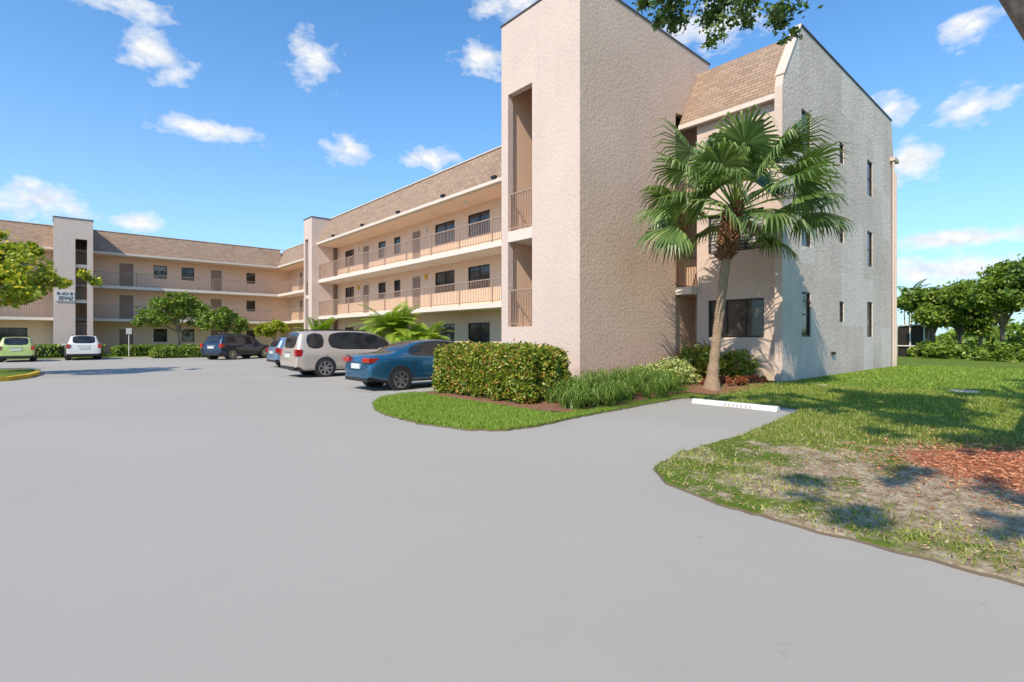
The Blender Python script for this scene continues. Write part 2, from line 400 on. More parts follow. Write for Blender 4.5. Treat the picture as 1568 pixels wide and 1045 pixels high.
# --- stair tower (near)
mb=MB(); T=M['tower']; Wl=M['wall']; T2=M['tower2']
x0,y0,y1,H=10.97,9.52,12.87,11.6
mb.box(x0,x0+.22,y0,11.43,0,H,T); mb.box(x0,x0+.22,12.55,y1,0,H,T)
mb.box(x0,x0+.22,11.43,12.55,0,1.84,T); mb.box(x0,x0+.22,11.43,12.55,9.29,H,T)
mb.box(x0+.22,15.9,y0,y0+.2,0,H,T); mb.box(x0+.22,15.9,y1-.2,y1,0,H,T)
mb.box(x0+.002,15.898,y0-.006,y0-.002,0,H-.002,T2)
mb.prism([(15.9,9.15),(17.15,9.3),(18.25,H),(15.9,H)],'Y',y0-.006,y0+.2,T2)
mb.box(x0+.22,18.0,y0+.2,y1-.2,H-.5,H-.35,T)
mb.box(13.4,13.6,y0+.2,y1-.2,0,H-.5,Wl)
mb.box(x0+.22,13.4,y0+.2,y0+.24,1.84,H-.5,Wl); mb.box(x0+.22,13.4,y1-.24,y1-.2,1.84,H-.5,Wl)
mb.obj('stair_tower_walls',B)
mb=MB()
mb.box(x0+.02,13.4,y0+.25,y1-.25,4.57,4.87,M['slab']); mb.box(x0-.006,x0+.02,11.432,12.548,4.55,4.89,M['trimw'])
mb.box(x0+.22,13.4,y0+.25,y1-.25,1.6,1.84,M['slab'])
rail(mb,(x0+.1,11.45),(x0+.1,12.53),4.9,6.12,M['rail'],.11,2); rail(mb,(x0+.1,11.45),(x0+.1,12.53),1.84,3.03,M['rail'],.11,2)
mb.box(x0-.03,18.27,y0-.035,y0+.24,H+.003,H+.045,M['coping']); mb.box(x0-.03,x0+.26,y0+.24,y1+.04,H+.003,H+.045,M['coping'])
mb.obj('stair_tower_trim',B)
mb=MB()
mb.box(15.92,17.6,8.95,12.6,2.95,3.2,M['slab']); mb.box(15.92,17.6,8.95,12.6,5.8,6.05,M['slab'])
rail(mb,(15.93,9.5),(17.5,9.5),3.2,4.38,M['raild'],.11,2); rail(mb,(15.93,9.5),(17.5,9.5),6.05,7.2,M['raild'],.11,2)
mb.box(17.6,17.75,8.95,12.6,0,9.2,Wl); mb.box(15.92,17.6,9.74,9.9,0,2.94,Wl)
mb.obj('corridor',B)
# --- end unit
mb=MB(); E=M['end']
ops=[]
for k,(a,b_) in enumerate(((17.5,18.3),(21.1,21.6),(24.5,25.25))):
    for j in range(3):
        z=2.86*j
        if k==1: ops.append((a,b_,2.05+z,2.8+z))
        else: ops.append((a,b_,1.52+z,2.94+z))
wall(mb,'Y',6.1,16.0,28.7,0,8.9,ops,E,-1,.2)
for o in ops: window('Y',6.1,-1,o[0],o[1],o[2],o[3],1,1,rec=.07)
prof=[(16.0,8.9),(16.12,9.25),(17.45,11.2),(28.2,11.2),(28.55,9.6),(28.7,8.9)]
mb.poly([(x,6.1,z) for x,z in prof],E); mb.poly([(x,6.32,z) for x,z in prof],E)
pp=[(16.0,0)]+prof+[(28.7,0)]
for i in range(len(pp)-1):
    (a,za),(b_,zb)=pp[i],pp[i+1]
    mb.poly([(a,6.1,za),(b_,6.1,zb),(b_,6.32,zb),(a,6.32,za)],T)
mb.poly([(16.0,6.32,0),(16.32,6.32,0),(16.32,6.32,8.9),(16.0,6.32,8.9)],T)
ops2=[(6.75,8.55,1.5,2.72),(6.75,8.55,4.25,5.5),(6.75,8.55,7.05,8.2)]
wall(mb,'X',16.3,6.32,8.95,0,8.9,ops2,T,-1,.14)
window('X',16.3,-1,*ops2[0],split=3); window('X',16.3,-1,*ops2[1],split=3,blind=True); window('X',16.3,-1,*ops2[2],split=3)
mb.poly([(16.3,8.95,0),(17.6,8.95,0),(17.6,8.95,8.9),(16.3,8.95,8.9)],T)
mb.box(28.4,28.6,6.32,40,0,10.2,Wl)
mb.obj('end_walls',B)
mb=MB(); R=M['roofY']
mb.prism([(16.08,8.75),(17.35,10.95),(17.7,10.95),(17.7,8.75)],'Y',6.33,9.5,R)
mb.box(16.04,16.2,6.33,9.5,8.6,8.745,M['trimw'])
mb.box(17.7,28.3,6.33,12.9,10.6,10.75,R)
cop=[(16.1,9.27),(17.43,11.22),(28.22,11.22)]
for i in range(2):
    (a,za),(b_,zb)=cop[i],cop[i+1]
    mb.prism([(a,za),(b_,zb),(b_,zb+.045),(a,za+.045)],'Y',6.07,6.35,M['coping'] if i else T)
mb.cyl((28.0,5.98,.15),(28.0,5.98,9.4),.05,.05,M['tower'],8); mb.cyl((28.45,6.0,.15),(28.45,6.0,8.9),.05,.05,M['tower'],8)
mb.box(27.9,28.62,5.9,6.095,9.35,9.5,M['tower'])
mb.box(20.2,20.5,6.03,6.095,.9,1.0,M['bronze'])
mb.obj('end_roof',B)

# --- long wing
F2,F3=3.05,5.75; SOF=8.3
mb=MB()
opsM=[]
def addw(c,ax,a0,a1,kind,lst,sgn=-1):
    for j,fz in enumerate((.15,F2,F3)):
        k=kind[j]
        if k=='w': o=(a0,a1,fz+.95,fz+2.1); lst.append(o); window(ax,c,sgn,*o,split=2 if a1-a0>1.2 else 1,hs=1,blind=random.random()<.25,rec=.08)
        elif k=='s': o=(a0,a1,fz+1.0,fz+2.05); lst.append(o); window(ax,c,sgn,*o,split=1,hs=1,rec=.08)
        elif k=='d': o=(a0,a1,fz,fz+2.1); lst.append(o); door(ax,c,sgn,*o)
for a0,a1,k in ((13.6,15.2,'www'),(16.6,17.6,'ddd'),(19.9,21.7,'www'),(22.9,24.8,'www'),(26.3,27.3,'ddd'),(28.7,29.5,'sss'),(30.6,31.6,'sss'),(32.9,33.9,'ddd'),(35.3,36.8,'www')):
    addw(16.2,'X',a0,a1,k,opsM)
wall(mb,'X',16.2,12.87,38.2,0,SOF,opsM,Wl,-1)
mb.box(14.7,16.19,12.9,38.2,F2-.22,F2,M['slab']); mb.box(14.7,16.19,12.9,38.2,F3-.24,F3,M['slab'])
mb.box(14.72,16.19,12.9,38.2,SOF-.06,SOF-.001,M['soffit'])
opsS=[]
for a0,a1,k in ((41.5,42.8,'www'),(45,46,'ddd'),(48,49.2,'www'),(51,52,'ddd')): addw(18.2,'X',a0,a1,k,opsS)
wall(mb,'X',18.2,38.2,55,0,SOF,opsS,Wl,-1)
for z in (F2,F3): mb.box(16.7,18.19,39.5,55,z-.23,z,M['slab'])
mb.box(16.72,18.19,39.5,55,SOF-.06,SOF-.001,M['soffit'])
mb.poly([(16.2,38.2,0),(18.2,38.2,0),(18.2,38.2,SOF),(16.2,38.2,SOF)],Wl)
opsB=[]
for a0,a1,k in ((-12,-10.5,'www'),(-9,-8,'ddd'),(-6.5,-5,'www'),(-3.4,-1.4,'www'),(4.25,5.3,'ddd'),(6.7,7.7,'wsw'),(8.8,9.8,'wsw'),(11.1,12.1,'ddd'),(14.2,15,'sss')):
    addw(55,'Y',a0,a1,k,opsB)
wall(mb,'Y',55,-22,18.2,0,SOF,opsB,Wl,-1)
for z in (F2,F3): mb.box(-22,16.69,53.5,54.99,z-.23,z,M['slab'])
mb.box(-22,16.71,53.52,54.99,SOF-.06,SOF-.001,M['soffit'])
mb.obj('wing_walls',B)
mb=MB()
for z in (F2,F3):
    rail(mb,(14.76,12.95),(14.76,38.0),z,z+1.1,M['rail']); rail(mb,(16.76,39.6),(16.76,53.5),z,z+1.1,M['rail'],.14)
    rail(mb,(2.5,53.56),(16.7,53.56),z,z+1.1,M['rail'],.14); rail(mb,(-22,53.56),(.0,53.56),z,z+1.1,M['rail'],.14)
mb.obj('balcony_railings',B)
mb=MB(); RX=M['roofX']
mb.prism([(14.6,SOF+.15),(15.65,10.35),(16.4,10.35),(16.4,SOF+.15)],'Y',12.9,38.3,R); mb.box(14.55,14.75,12.9,38.2,SOF,SOF+.145,M['trimw'])
mb.box(16.4,28.3,12.95,38.3,9.9,10.1,R)
mb.prism([(16.6,SOF+.15),(17.7,10.3),(18.3,10.3),(18.3,SOF+.15)],'Y',38.5,55.0,R); mb.box(16.55,16.75,39.5,53.4,SOF,SOF+.145,M['trimw'])
mb.prism([(53.4,SOF+.15),(54.6,10.3),(55.4,10.3),(55.4,SOF+.15)],'X',-22,17.2,RX); mb.box(-22,16.5,53.35,53.55,SOF,SOF+.145,M['trimw'])
mb.box(18.3,28,38.3,66,9.9,10.1,R); mb.box(-22,28,55.4,66,9.9,10.1,R)
for y in (17.5,21.5,26,30.5,35): mb.box(14.5,14.7,y,y+.25,SOF+.2,SOF+.32,M['bronze'])
mb.obj('mansard_roofs',B)
mb=MB()
mb.box(15.58,15.75,12.9,38.2,10.352,10.40,M['trimw']); mb.box(17.63,17.8,39.5,54.5,10.302,10.35,M['trimw']); mb.box(-22,17.6,54.53,54.7,10.302,10.35,M['trimw'])
mb.box(14.2,15.8,38.0,38.25,0,10.3,T); mb.box(14.2,14.42,38.25,38.7,0,10.3,T); mb.box(14.2,14.42,39.35,39.6,0,10.3,T)
mb.box(14.2,14.42,38.7,39.35,8.8,10.3,T); mb.box(14.2,14.42,38.7,39.35,0,1.2,T); mb.box(15.3,16.6,38.7,40.5,0,10.2,T); mb.box(14.42,15.8,39.4,39.6,0,10.3,T)
mb.box(14.3,15.5,38.25,39.4,4.4,4.65,M['slab'])
mb.box(14.16,15.84,37.96,39.64,10.303,10.36,M['coping'])
rail(mb,(14.3,38.7),(14.3,39.35),4.65,5.7,M['rail'])
mb.box(.1,1.35,51.5,51.75,0,10.5,T); mb.box(2.05,2.4,51.5,51.75,0,10.5,T); mb.box(1.35,2.05,51.5,51.75,9.0,10.5,T)
mb.box(.1,.3,51.75,55,0,10.5,T); mb.box(2.2,2.4,51.75,54.9,0,10.5,T); mb.box(.3,2.2,54,54.2,0,10.4,Wl)
for z in (1.5,4.4,7.1): mb.box(.3,2.2,51.8,54,z-.25,z,M['slab'])
for z in (1.5,4.4): rail(mb,(1.36,51.62),(2.04,51.62),z,z+1.1,M['raild'])
mb.box(.06,2.44,51.46,54.5,10.503,10.56,M['coping'])
mb.obj('far_towers',B)
mb=MB(); mb.box(.2,1.3,51.44,51.49,4.22,5.02,M['white'])
def glyph(mb,x,z,w,h,segs):
    t=w*.28
    S={'t':(x,x+w,z+h-t,z+h),'m':(x,x+w,z+h/2-t/2,z+h/2+t/2),'b':(x,x+w,z,z+t),'tl':(x,x+t,z+h/2,z+h),'bl':(x,x+t,z,z+h/2),'tr':(x+w-t,x+w,z+h/2,z+h),'br':(x+w-t,x+w,z,z+h/2)}
    for k,s in enumerate(segs):
        a,b_,c,d=S[s]; mb.box(a,b_,51.425-.001*k,51.442,c,d,M['black'])
G={'1':['tr','br'],'0':['t','b','tl','bl','tr','br'],'4':['tl','m','tr','br'],'2':['t','tr','m','bl','b'],'B':['t','m','b','tl','bl','tr','br'],'L':['tl','bl','b'],'D':['b','br','m','tr','bl'],'G':['t','tl','bl','b','br'],'3':['t','m','b','tr','br'],'8':['t','m','b','tl','bl','tr','br']}
for i,c in enumerate('10442'): glyph(mb,.30+i*.19,4.29,.14,.30,G[c])
for i,c in enumerate('BLDG318'): glyph(mb,.30+i*.132,4.70,.09,.20,G[c])
mb.obj('building_number_sign',B)
wm.obj('windows_and_doors',B)
mb=MB()
for y in (18.2,25.6,34.4):
    for z in (1.9,F2+1.8,F3+1.8): mb.box(16.08,16.19,y,y+.14,z,z+.28,M['yellow'] if z<5 else M['white'])
for y in (15,20.8,23.8,28,32,36):
    mb.cyl((15.4,y,SOF-.12),(15.4,y,SOF-.062),.12,.14,M['white'],12)
mb.obj('wall_lamps',B)

# ------------------------------------------------------------------ cars
def carmat(name,c,metal=.4):
    m,nt,b=newmat(name); f=noise(nt,pos(nt),3,2)
    L(nt,mixc(nt,f,tuple(x*.93 for x in c),c),b.inputs['Base Color']); b.inputs['Metallic'].default_value=metal
    b.inputs['Roughness'].default_value=.32; b.inputs['Coat Weight'].default_value=1; b.inputs['Coat Roughness'].default_value=.03
    return m
tail=plain('tail_light_red',(.45,.015,.012),.15,coat=1); chrome=plain('wheel_alloy',(.55,.55,.56),.3,.9); plate=plain('licence_plate',(.62,.64,.6),.5)
headl=plain('lamp_clear',(.6,.62,.65),.1,coat=1); trimk=plain('car_trim_black',(.02,.02,.022),.5)
PROF={
'sedan':dict(L=4.6,w=.89,zb=.2,wr=.31,wx=(.205,.80),st=[(0,.62,.66,'B',.86),(.012,.80,.86,'B',.93),(.03,.93,1.0,'B',.97),(.10,.97,1.05,'B',1),(.19,.97,1.07,'W',1),(.24,.97,1.17,'W',1),(.27,.96,1.24,'WS',1),(.35,.96,1.38,'S',1),(.42,.95,1.425,'S',1),(.52,.94,1.445,'P',1),(.535,.94,1.445,'S',1),(.62,.93,1.42,'WS',1),(.68,.92,1.32,'WS',1),(.74,.91,1.15,'W',1),(.79,.90,1.0,'B',1),(.88,.84,.92,'B',.98),(.95,.74,.82,'B',.94),(.985,.60,.68,'B',.88),(1,.5,.55,'B',.8)]),
'van':dict(L=5.08,w=.97,zb=.2,wr=.34,wx=(.215,.80),st=[(0,.62,.70,'B',.88),(.008,.9,1.02,'B',.95),(.012,.98,1.08,'W',.96),(.035,1.03,1.55,'W',.98),(.055,1.04,1.69,'B',1),(.075,1.04,1.73,'S',1),(.22,1.03,1.76,'B',1),(.235,1.03,1.765,'S',1),(.42,1.02,1.77,'P',1),(.44,1.02,1.77,'S',1),(.60,1.01,1.74,'WS',1),(.68,1.0,1.60,'WS',1),(.76,.99,1.35,'W',1),(.84,.97,1.12,'B',1),(.92,.90,1.02,'B',.97),(.97,.78,.88,'B',.93),(1,.55,.62,'B',.82)]),
'suv':dict(L=4.5,w=.92,zb=.24,wr=.35,wx=(.19,.80),st=[(0,.62,.72,'B',.88),(.01,.92,1.02,'B',.95),(.02,.99,1.10,'W',.96),(.06,1.03,1.45,'W',.98),(.09,1.03,1.60,'B',1),(.12,1.03,1.62,'S',1),(.24,1.02,1.65,'P',1),(.26,1.02,1.65,'S',1),(.44,1.01,1.66,'P',1),(.455,1.01,1.66,'S',1),(.58,1.0,1.62,'WS',1),(.65,.99,1.47,'WS',1),(.71,.99,1.27,'W',1),(.76,.98,1.1,'B',1),(.88,.93,1.02,'B',.98),(.96,.82,.9,'B',.94),(1,.55,.62,'B',.82)]),
}
def car(name,kind,loc,heading,color,metal=.4,scale=1.0):
    P=PROF[kind]; root=empty(name,(loc[0],loc[1],loc[2] if len(loc)>2 else 0)); root.rotation_euler=(0,0,heading); root.scale=(scale,)*3
    pm=carmat(name+'_paint',color,metal); Lc,w,zb=P['L'],P['w'],P['zb']; x0=-Lc/2
    V=[];F=[];MI=[]; rings=[]
    for (t,zs,zr,fl,ws) in P['st']:
        W=w*ws; x=x0+t*Lc; cab=(zr-zs)/.45; cab=max(0,min(1,cab))
        wsd=W*.93; wrf=W*(.84-.10*cab)
        zz=zb+(.12 if (t<.05 or t>.95) else 0)
        half=[(0,zz),(W*.8,zz),(W*.965,zz+.08),(W,(zz+zs)*.5),(W*.985,zs-.07),(wsd,zs),(wrf,zr-.045-.02*(1-cab)),(wrf*.86,zr-.012),(0,zr+.008)]
        ring=[(x,y,z) for y,z in half]+[(x,-y,z) for y,z in half[-2:0:-1]]
        rings.append(list(range(len(V),len(V)+len(ring)))); V+=ring
    n=len(rings[0])
    for i in range(len(rings)-1):
        fl=P['st'][i][3]
        for j in range(n):
            k=(j+1)%n; F.append((rings[i][j],rings[i+1][j],rings[i+1][k],rings[i][k]))
            jj=j if j<8 else n-1-j
            g=0
            if jj==5 and 'S' in fl: g=1
            if jj==5 and fl=='P': g=2
            if jj==7 and 'W' in fl: g=1
            if jj<=1: g=2
            MI.append(g)
    F.append(tuple(rings[0][::-1])); MI.append(0); F.append(tuple(rings[-1])); MI.append(0)
    o=mkobj('body',V,F,[pm,M['carglass'],trimk],MI,root,True)
    bm=bmesh.new(); bm.from_mesh(o.data); bmesh.ops.recalc_face_normals(bm,faces=bm.faces)
    cr=bm.edges.layers.float.new('crease_edge')
    for e in bm.edges:
        mats={f.material_index for f in e.link_faces}
        if len(mats)>1: e[cr]=.92
    bm.to_mesh(o.data); bm.free()
    s=o.modifiers.new('sub','SUBSURF'); s.levels=2; s.render_levels=2
    d=MB()
    rw=P['wr']
    for t in P['wx']:
        x=x0+t*Lc
        for sg in (1,-1):
            d.cyl((x,sg*(w-.30),rw+.03),(x,sg*(w+.004),rw+.03),rw+.065,rw+.065,trimk,28)
    xr=x0
    if kind=='sedan':
        for sg in (1,-1):
            a,b_=sorted((sg*.42,sg*.84)); d.box(xr-.01,xr+.28,a,b_,.80,.93,tail)
        d.box(xr-.02,xr+.1,-.26,.26,.62,.76,plate); d.box(xr-.0,xr+.2,-.7,.7,.27,.38,trimk)
    else:
        for sg in (1,-1):
            a,b_=sorted((sg*(w-.22),sg*(w-.02))); d.box(xr-.0,xr+.24,a,b_,.80,1.06,tail)
        d.box(xr-.012,xr+.1,-.26,.26,.74,.88,plate); d.box(xr-.012,xr+.15,-.75,.75,.30,.42,trimk)
        d.box(xr+.02,xr+.1,-.35,.35,.92,.96,chrome)
    for sg in (1,-1):
        a,b_=sorted((sg*.5,sg*.82)); d.box(-xr-.34,-xr-.06,a,b_,.62,.74,headl)
    d.box(-xr-.1,-xr+.0,-.5,.5,.42,.56,trimk)
    for sg in (1,-1):
        for t in ((.30,.53,.755) if kind=='sedan' else (.23,.43,.66)):
            x=x0+t*Lc; a,b_=sorted((sg*(w-.03),sg*(w+.0015))); d.box(x-.006,x+.006,a,b_,.36,.86,trimk)
        for t in (.46,.68) if kind=='sedan' else (.38,.58):
            x=x0+t*Lc; a,b_=sorted((sg*(w-.05),sg*(w+.02))); d.box(x-.09,x+.09,a,b_,.83,.86,pm)
        x=x0+(.70 if kind=='sedan' else .66)*Lc; a,b_=sorted((sg*(w-.06),sg*(w+.17))); d.box(x-.06,x+.06,a,b_,.95,1.08,pm)
        a,b_=sorted((sg*(w-.04),sg*(w+.012))); d.box(x0+.30*Lc,x0+.70*Lc,a,b_,.40,.46,pm if kind!='suv' else trimk)
    if kind in('van','suv'):
        zt=1.80 if kind=='van' else 1.69
        for sg in (1,-1): d.box(x0+.14*Lc,x0+.56*Lc,sg*.56-.02,sg*.56+.02,zt-.03,zt+.01,trimk)
    db=d.obj('details',root); bv=db.modifiers.new('b','BEVEL'); bv.width=.01; bv.segments=2; bv.limit_method='ANGLE'
    wb=MB()
    for t in P['wx']:
        x=x0+t*Lc
        for sg in (1,-1):
            yo=sg*(w+.012); yi=sg*(w-.2)
            wb.cyl((x,yi,rw),(x,sg*(w-.01),rw),rw,rw,M['black'],32); wb.cyl((x,sg*(w-.01),rw),(x,yo,rw),rw,rw-.03,M['black'],32)
            wb.cyl((x,sg*w,rw),(x,yo+sg*.002,rw),rw-.085,rw-.085,M['dark'],28)
            R0,R1=rw-.075,rw-.105
            for k in range(28):
                a=2*math.pi*k/28;b_=2*math.pi*(k+1)/28; yy=yo+sg*.006
                wb.poly([(x+R0*math.cos(a),yy,rw+R0*math.sin(a)),(x+R0*math.cos(b_),yy,rw+R0*math.sin(b_)),(x+R1*math.cos(b_),yy,rw+R1*math.sin(b_)),(x+R1*math.cos(a),yy,rw+R1*math.sin(a))],chrome)
            for k in range(7):
                a=2*math.pi*k/7; ca,sa=math.cos(a),math.sin(a); yy=yo+sg*.008
                wb.poly([(x+.04*ca-.03*sa,yy,rw+.04*sa+.03*ca),(x+R0*ca-.024*sa,yy,rw+R0*sa+.024*ca),(x+R0*ca+.024*sa,yy,rw+R0*sa-.024*ca),(x+.04*ca+.03*sa,yy,rw+.04*sa-.03*ca)],chrome)
            wb.cyl((x,yo,rw),(x,yo+sg*.012,rw),.055,.05,chrome,14)
    wb.obj('wheels',root)
    return root
car('parked_sedan','sedan',(8.75,13.95),0,(.012,.10,.19),.4)
car('parked_minivan','van',(9.2,20.3),0,(.56,.47,.40),.25)
car('parked_hatchback','suv',(10.3,27.4),0,(.20,.30,.44),.35,.93)
car('parked_suv','suv',(9.9,40.2),math.radians(30),(.015,.03,.07),.4,1.03)
car('parked_compact_car','suv',(-1.6,45.3),math.radians(90),(.50,.60,.18),.1,.93)
car('parked_suv.001','suv',(1.6,46.4),math.radians(90),(.76,.73,.68),.0,1.0)

# ------------------------------------------------------------------ vegetation
def leafquads(C,size,aspect=.5,up=.0):
    n=len(C); a=rng.normal(size=(n,3)); a[:,2]*=.8; a/=np.linalg.norm(a,axis=1)[:,None]
    b=rng.normal(size=(n,3)); b-= (b*a).sum(1)[:,None]*a; b/=np.linalg.norm(b,axis=1)[:,None]
    s=(size*rng.uniform(.6,1.35,n))[:,None]
    return np.stack([C-a*s, C+b*s*aspect, C+a*s, C-b*s*aspect],axis=1)
def clumps(centers,n,k=.33,flat=.75,per=90):
    out=[]; vol=np.array([c[3]*c[4]*c[5] for c in centers]); vol=vol**.7; vol/=vol.sum()
    for c,w in zip(centers,vol):
        m=max(1,int(n*w)); nc=max(5,int(m/per))
        d=rng.normal(size=(nc,3)); d/=np.linalg.norm(d,axis=1)[:,None]; r=rng.uniform(.35,1,nc)**.5
        cc=d*r[:,None]*np.array(c[3:6])*.9+np.array(c[:3])
        idx=rng.integers(0,nc,m); rad=min(c[3:6])*k*rng.uniform(.6,1.4,nc)
        dd=rng.normal(size=(m,3))*.55; dd[:,2]*=flat
        out.append(cc[idx]+dd*rad[idx][:,None])
    return np.concatenate(out)
def limb(mb,pts,r0,r1,mat,n=10):
    for i in range(len(pts)-1):
        a=r0+(r1-r0)*i/(len(pts)-1); b_=r0+(r1-r0)*(i+1)/(len(pts)-1)
        mb.cyl(pts[i],pts[i+1],a,b_,mat,n,False)
def tree(name,base,h,centers,n,leaf,size,trunk=.12,bark_='bark',per=90,k=.33):
    root=empty(name); mb=MB(); bx,by=base; z0=0.0
    fork=(bx+random.uniform(-.1,.1),by,h); limb(mb,[(bx,by,z0),(bx+.04,by,h*.5),fork],trunk,trunk*.75,M[bark_])
    for c in centers:
        mid=((fork[0]+c[0])/2+random.uniform(-.1,.1),(fork[1]+c[1])/2,(fork[2]*.4+c[2]*.6)); limb(mb,[fork,mid,c[:3]],trunk*.6,trunk*.18,M[bark_],7)
        for q in range(4):
            e=(c[0]+random.uniform(-.8,.8)*c[3],c[1]+random.uniform(-.8,.8)*c[4],c[2]+random.uniform(-.3,.9)*c[5]); limb(mb,[mid,e],trunk*.25,trunk*.08,M[bark_],5)
    mb.obj('trunk',root)
    npmesh('crown',leafquads(clumps(centers,n,k,.75,per),size),4,M[leaf],root); return root
tree('flowering_tree',(-2.4,28),2.6,[(-2.4,28,4.4,1.8,1.8,1.0),(-.9,27.4,4.1,1.4,1.3,.9),(-3.8,28.4,4.0,1.5,1.5,.8),(.5,27.2,3.8,1.1,.9,.45),(-1.4,26.5,3.4,1.3,1.2,.7),(-1.5,28.5,5.0,1.3,1.3,.7),(-1.2,26.3,2.9,.9,.9,.4)],15000,'leafy',.10)
tree('shade_tree',(7.4,47.4),1.9,[(6.6,47.4,3.5,1.6,1.6,1.0),(8,47.2,3.8,1.5,1.5,.95),(5.4,47.6,2.9,1.1,1.1,.7),(7.2,46.6,4.4,1.2,1.2,.6),(8.9,46.8,2.9,1.1,1.1,.7)],13000,'leafl',.11)
tree('shade_tree',(9.7,44.6),1.4,[(9.3,44.8,2.7,1.3,1.3,.7),(10.5,44.3,2.5,1.2,1.2,.7),(9.8,44,3.3,1,1,.5)],8000,'leafl',.10)
tree('small_tree',(14.3,46.6),1.2,[(14.3,46.6,2.3,1.2,1.2,.7),(13.4,46.4,2.1,.9,.9,.5)],5000,'leafy',.10)
def bush(name,cs,n,leaf,size):
    root=empty(name)
    mb=MB()
    for c in cs:
        for k in range(5):
            a=k*1.256; limb(mb,[(c[0],c[1],gz(c[0],c[1])-.02),(c[0]+math.cos(a)*c[3]*.5,c[1]+math.sin(a)*c[4]*.5,c[2]+c[5]*.3)],.02,.008,M['bark'],5)
    mb.obj('stems',root)
    npmesh('leaves',leafquads(clumps(cs,n,.4,.9),size),4,M[leaf],root)
bush('variegated_bush',[(12.5,7.75,.5,.6,.5,.35),(13.2,7.6,.45,.5,.45,.3),(11.9,8.1,.45,.45,.4,.3)],9000,'varieg',.045)
bush('croton_bush',[(14.9,8.0,.75,.6,.6,.5),(15.5,7.2,.6,.5,.5,.45),(15.4,8.5,.8,.5,.5,.45)],7500,'hedge',.06)
bush('red_shrub',[(14.2,6.75,.3,.5,.4,.16),(15.1,6.5,.3,.5,.3,.18),(13.4,6.9,.28,.4,.3,.14),(15.6,7.8,.35,.3,.5,.2)],3500,'red',.04)
def hedge(name,x0,x1,y0,y1,z0,z1,n,size,leaf='hedge',amp=.06):
    root=empty(name)
    mb=MB(); i=.13; mb.box(x0+i,x1-i,y0+i,y1-i,z0,z1-i,M['core']); o=mb.obj('core',root)  # dark solid box added inside the leaves to block light
    A=[(x1-x0)*(y1-y0),(z1-z0)*(x1-x0),(z1-z0)*(x1-x0),(z1-z0)*(y1-y0),(z1-z0)*(y1-y0)]
    A=np.array(A)/sum(A); C=[]
    for f,a in enumerate(A):
        m=int(n*a); u=rng.random(m); v=rng.random(m); X=x0+u*(x1-x0)
        if f==0: P=np.stack([X,y0+v*(y1-y0),np.full(m,z1)],1)
        elif f<3: P=np.stack([X,np.full(m,(y0,y1)[f-1]),z0+v*(z1-z0)],1)
        else: P=np.stack([np.full(m,(x0,x1)[f-3]),y0+u*(y1-y0),z0+v*(z1-z0)],1)
        C.append(P)
    P=np.concatenate(C); c=np.array([(x0+x1)/2,(y0+y1)/2,(z0+z1)/2]); hs=np.array([(x1-x0)/2,(y1-y0)/2,(z1-z0)/2])
    q=P-c; r=.28; inner=hs-r; cl=np.clip(q,-inner,inner); d=q-cl; l=np.linalg.norm(d,axis=1)[:,None]+1e-6; q=cl+d/l*np.minimum(l,r)
    w=amp*(np.sin(P[:,0]*5+P[:,2]*4)+np.sin(P[:,1]*6.3+1.7*P[:,2])+np.sin(P[:,0]*11+P[:,1]*9))
    q*= (1+w[:,None]*.4); q+=rng.normal(size=q.shape)*.035; q-=q/np.linalg.norm(q,axis=1)[:,None]*(rng.random(len(q))**2*.18)[:,None]
    npmesh('leaves',leafquads(q+c,size,.6),4,M[leaf],root)
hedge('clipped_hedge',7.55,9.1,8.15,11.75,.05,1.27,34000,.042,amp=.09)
hedge('boundary_hedge',-12,3.0,49.3,50.2,.05,.95,6000,.09,'leafl')
hedge('boundary_hedge',3.6,12,49.3,50.3,.05,.85,5000,.09,'leafl')
hedge('boundary_hedge',12.9,13.8,14.4,37,.05,.9,9000,.07,'leafl')
hedge('boundary_hedge',5.4,9.6,44.5,46.0,.0,.75,4000,.08,'leafl')
def straps(name,pts,n,h,w,mat,spread=.6):
    V=[]
    for (x,y) in pts:
        z=gz(x,y); hh=h*random.uniform(.6,1.15)
        for k in range(n):
            a=random.uniform(0,6.283); l=hh*random.uniform(.5,1.25); s=spread*random.uniform(.3,1.3)
            dx,dy=math.cos(a),math.sin(a); px,py=-dy*w/2,dx*w/2; bx=x+random.gauss(0,.05);by=y+random.gauss(0,.05)
            p=[(0,0),(s*l*.35,l*.62),(s*l*.75,l*.8),(s*l*1.15,l*.5)]
            ww=[1,1,.8,.15]
            for i in range(3):
                (r0,h0),(r1,h1)=p[i],p[i+1]
                V.append([(bx+dx*r0-px*ww[i],by+dy*r0-py*ww[i],z+h0),(bx+dx*r0+px*ww[i],by+dy*r0+py*ww[i],z+h0),(bx+dx*r1+px*ww[i+1],by+dy*r1+py*ww[i+1],z+h1),(bx+dx*r1-px*ww[i+1],by+dy*r1-py*ww[i+1],z+h1)])
    return npmesh(name,np.array(V),4,M[mat])
pts=[]
for i in range(70):
    t=random.random(); x=7.9+t*4.1; y=random.uniform(6.95,8.0+.3*t); pts.append((x,y))
straps('border_grass',pts,60,.55,.015,'liri',.95)
poly=np.array(lawn)
def inside(P,poly):
    x,y=P[:,0],P[:,1]; r=np.zeros(len(P),bool); j=len(poly)-1
    for i in range(len(poly)):
        xi,yi=poly[i]; xj,yj=poly[j]
        c=((yi>y)!=(yj>y))
        if yj!=yi: r^= c&(x<(xj-xi)*(y-yi)/(yj-yi)+xi)
        j=i
    return r
def vnoise(P,s,seed=0):
    r=np.random.default_rng(seed); out=np.zeros(len(P))
    for k in range(6):
        a=r.uniform(0,6.28); f=s*r.uniform(.5,2.4); ph=r.uniform(0,6.28); out+=np.sin((P[:,0]*math.cos(a)+P[:,1]*math.sin(a))*f+ph)
    return out/6
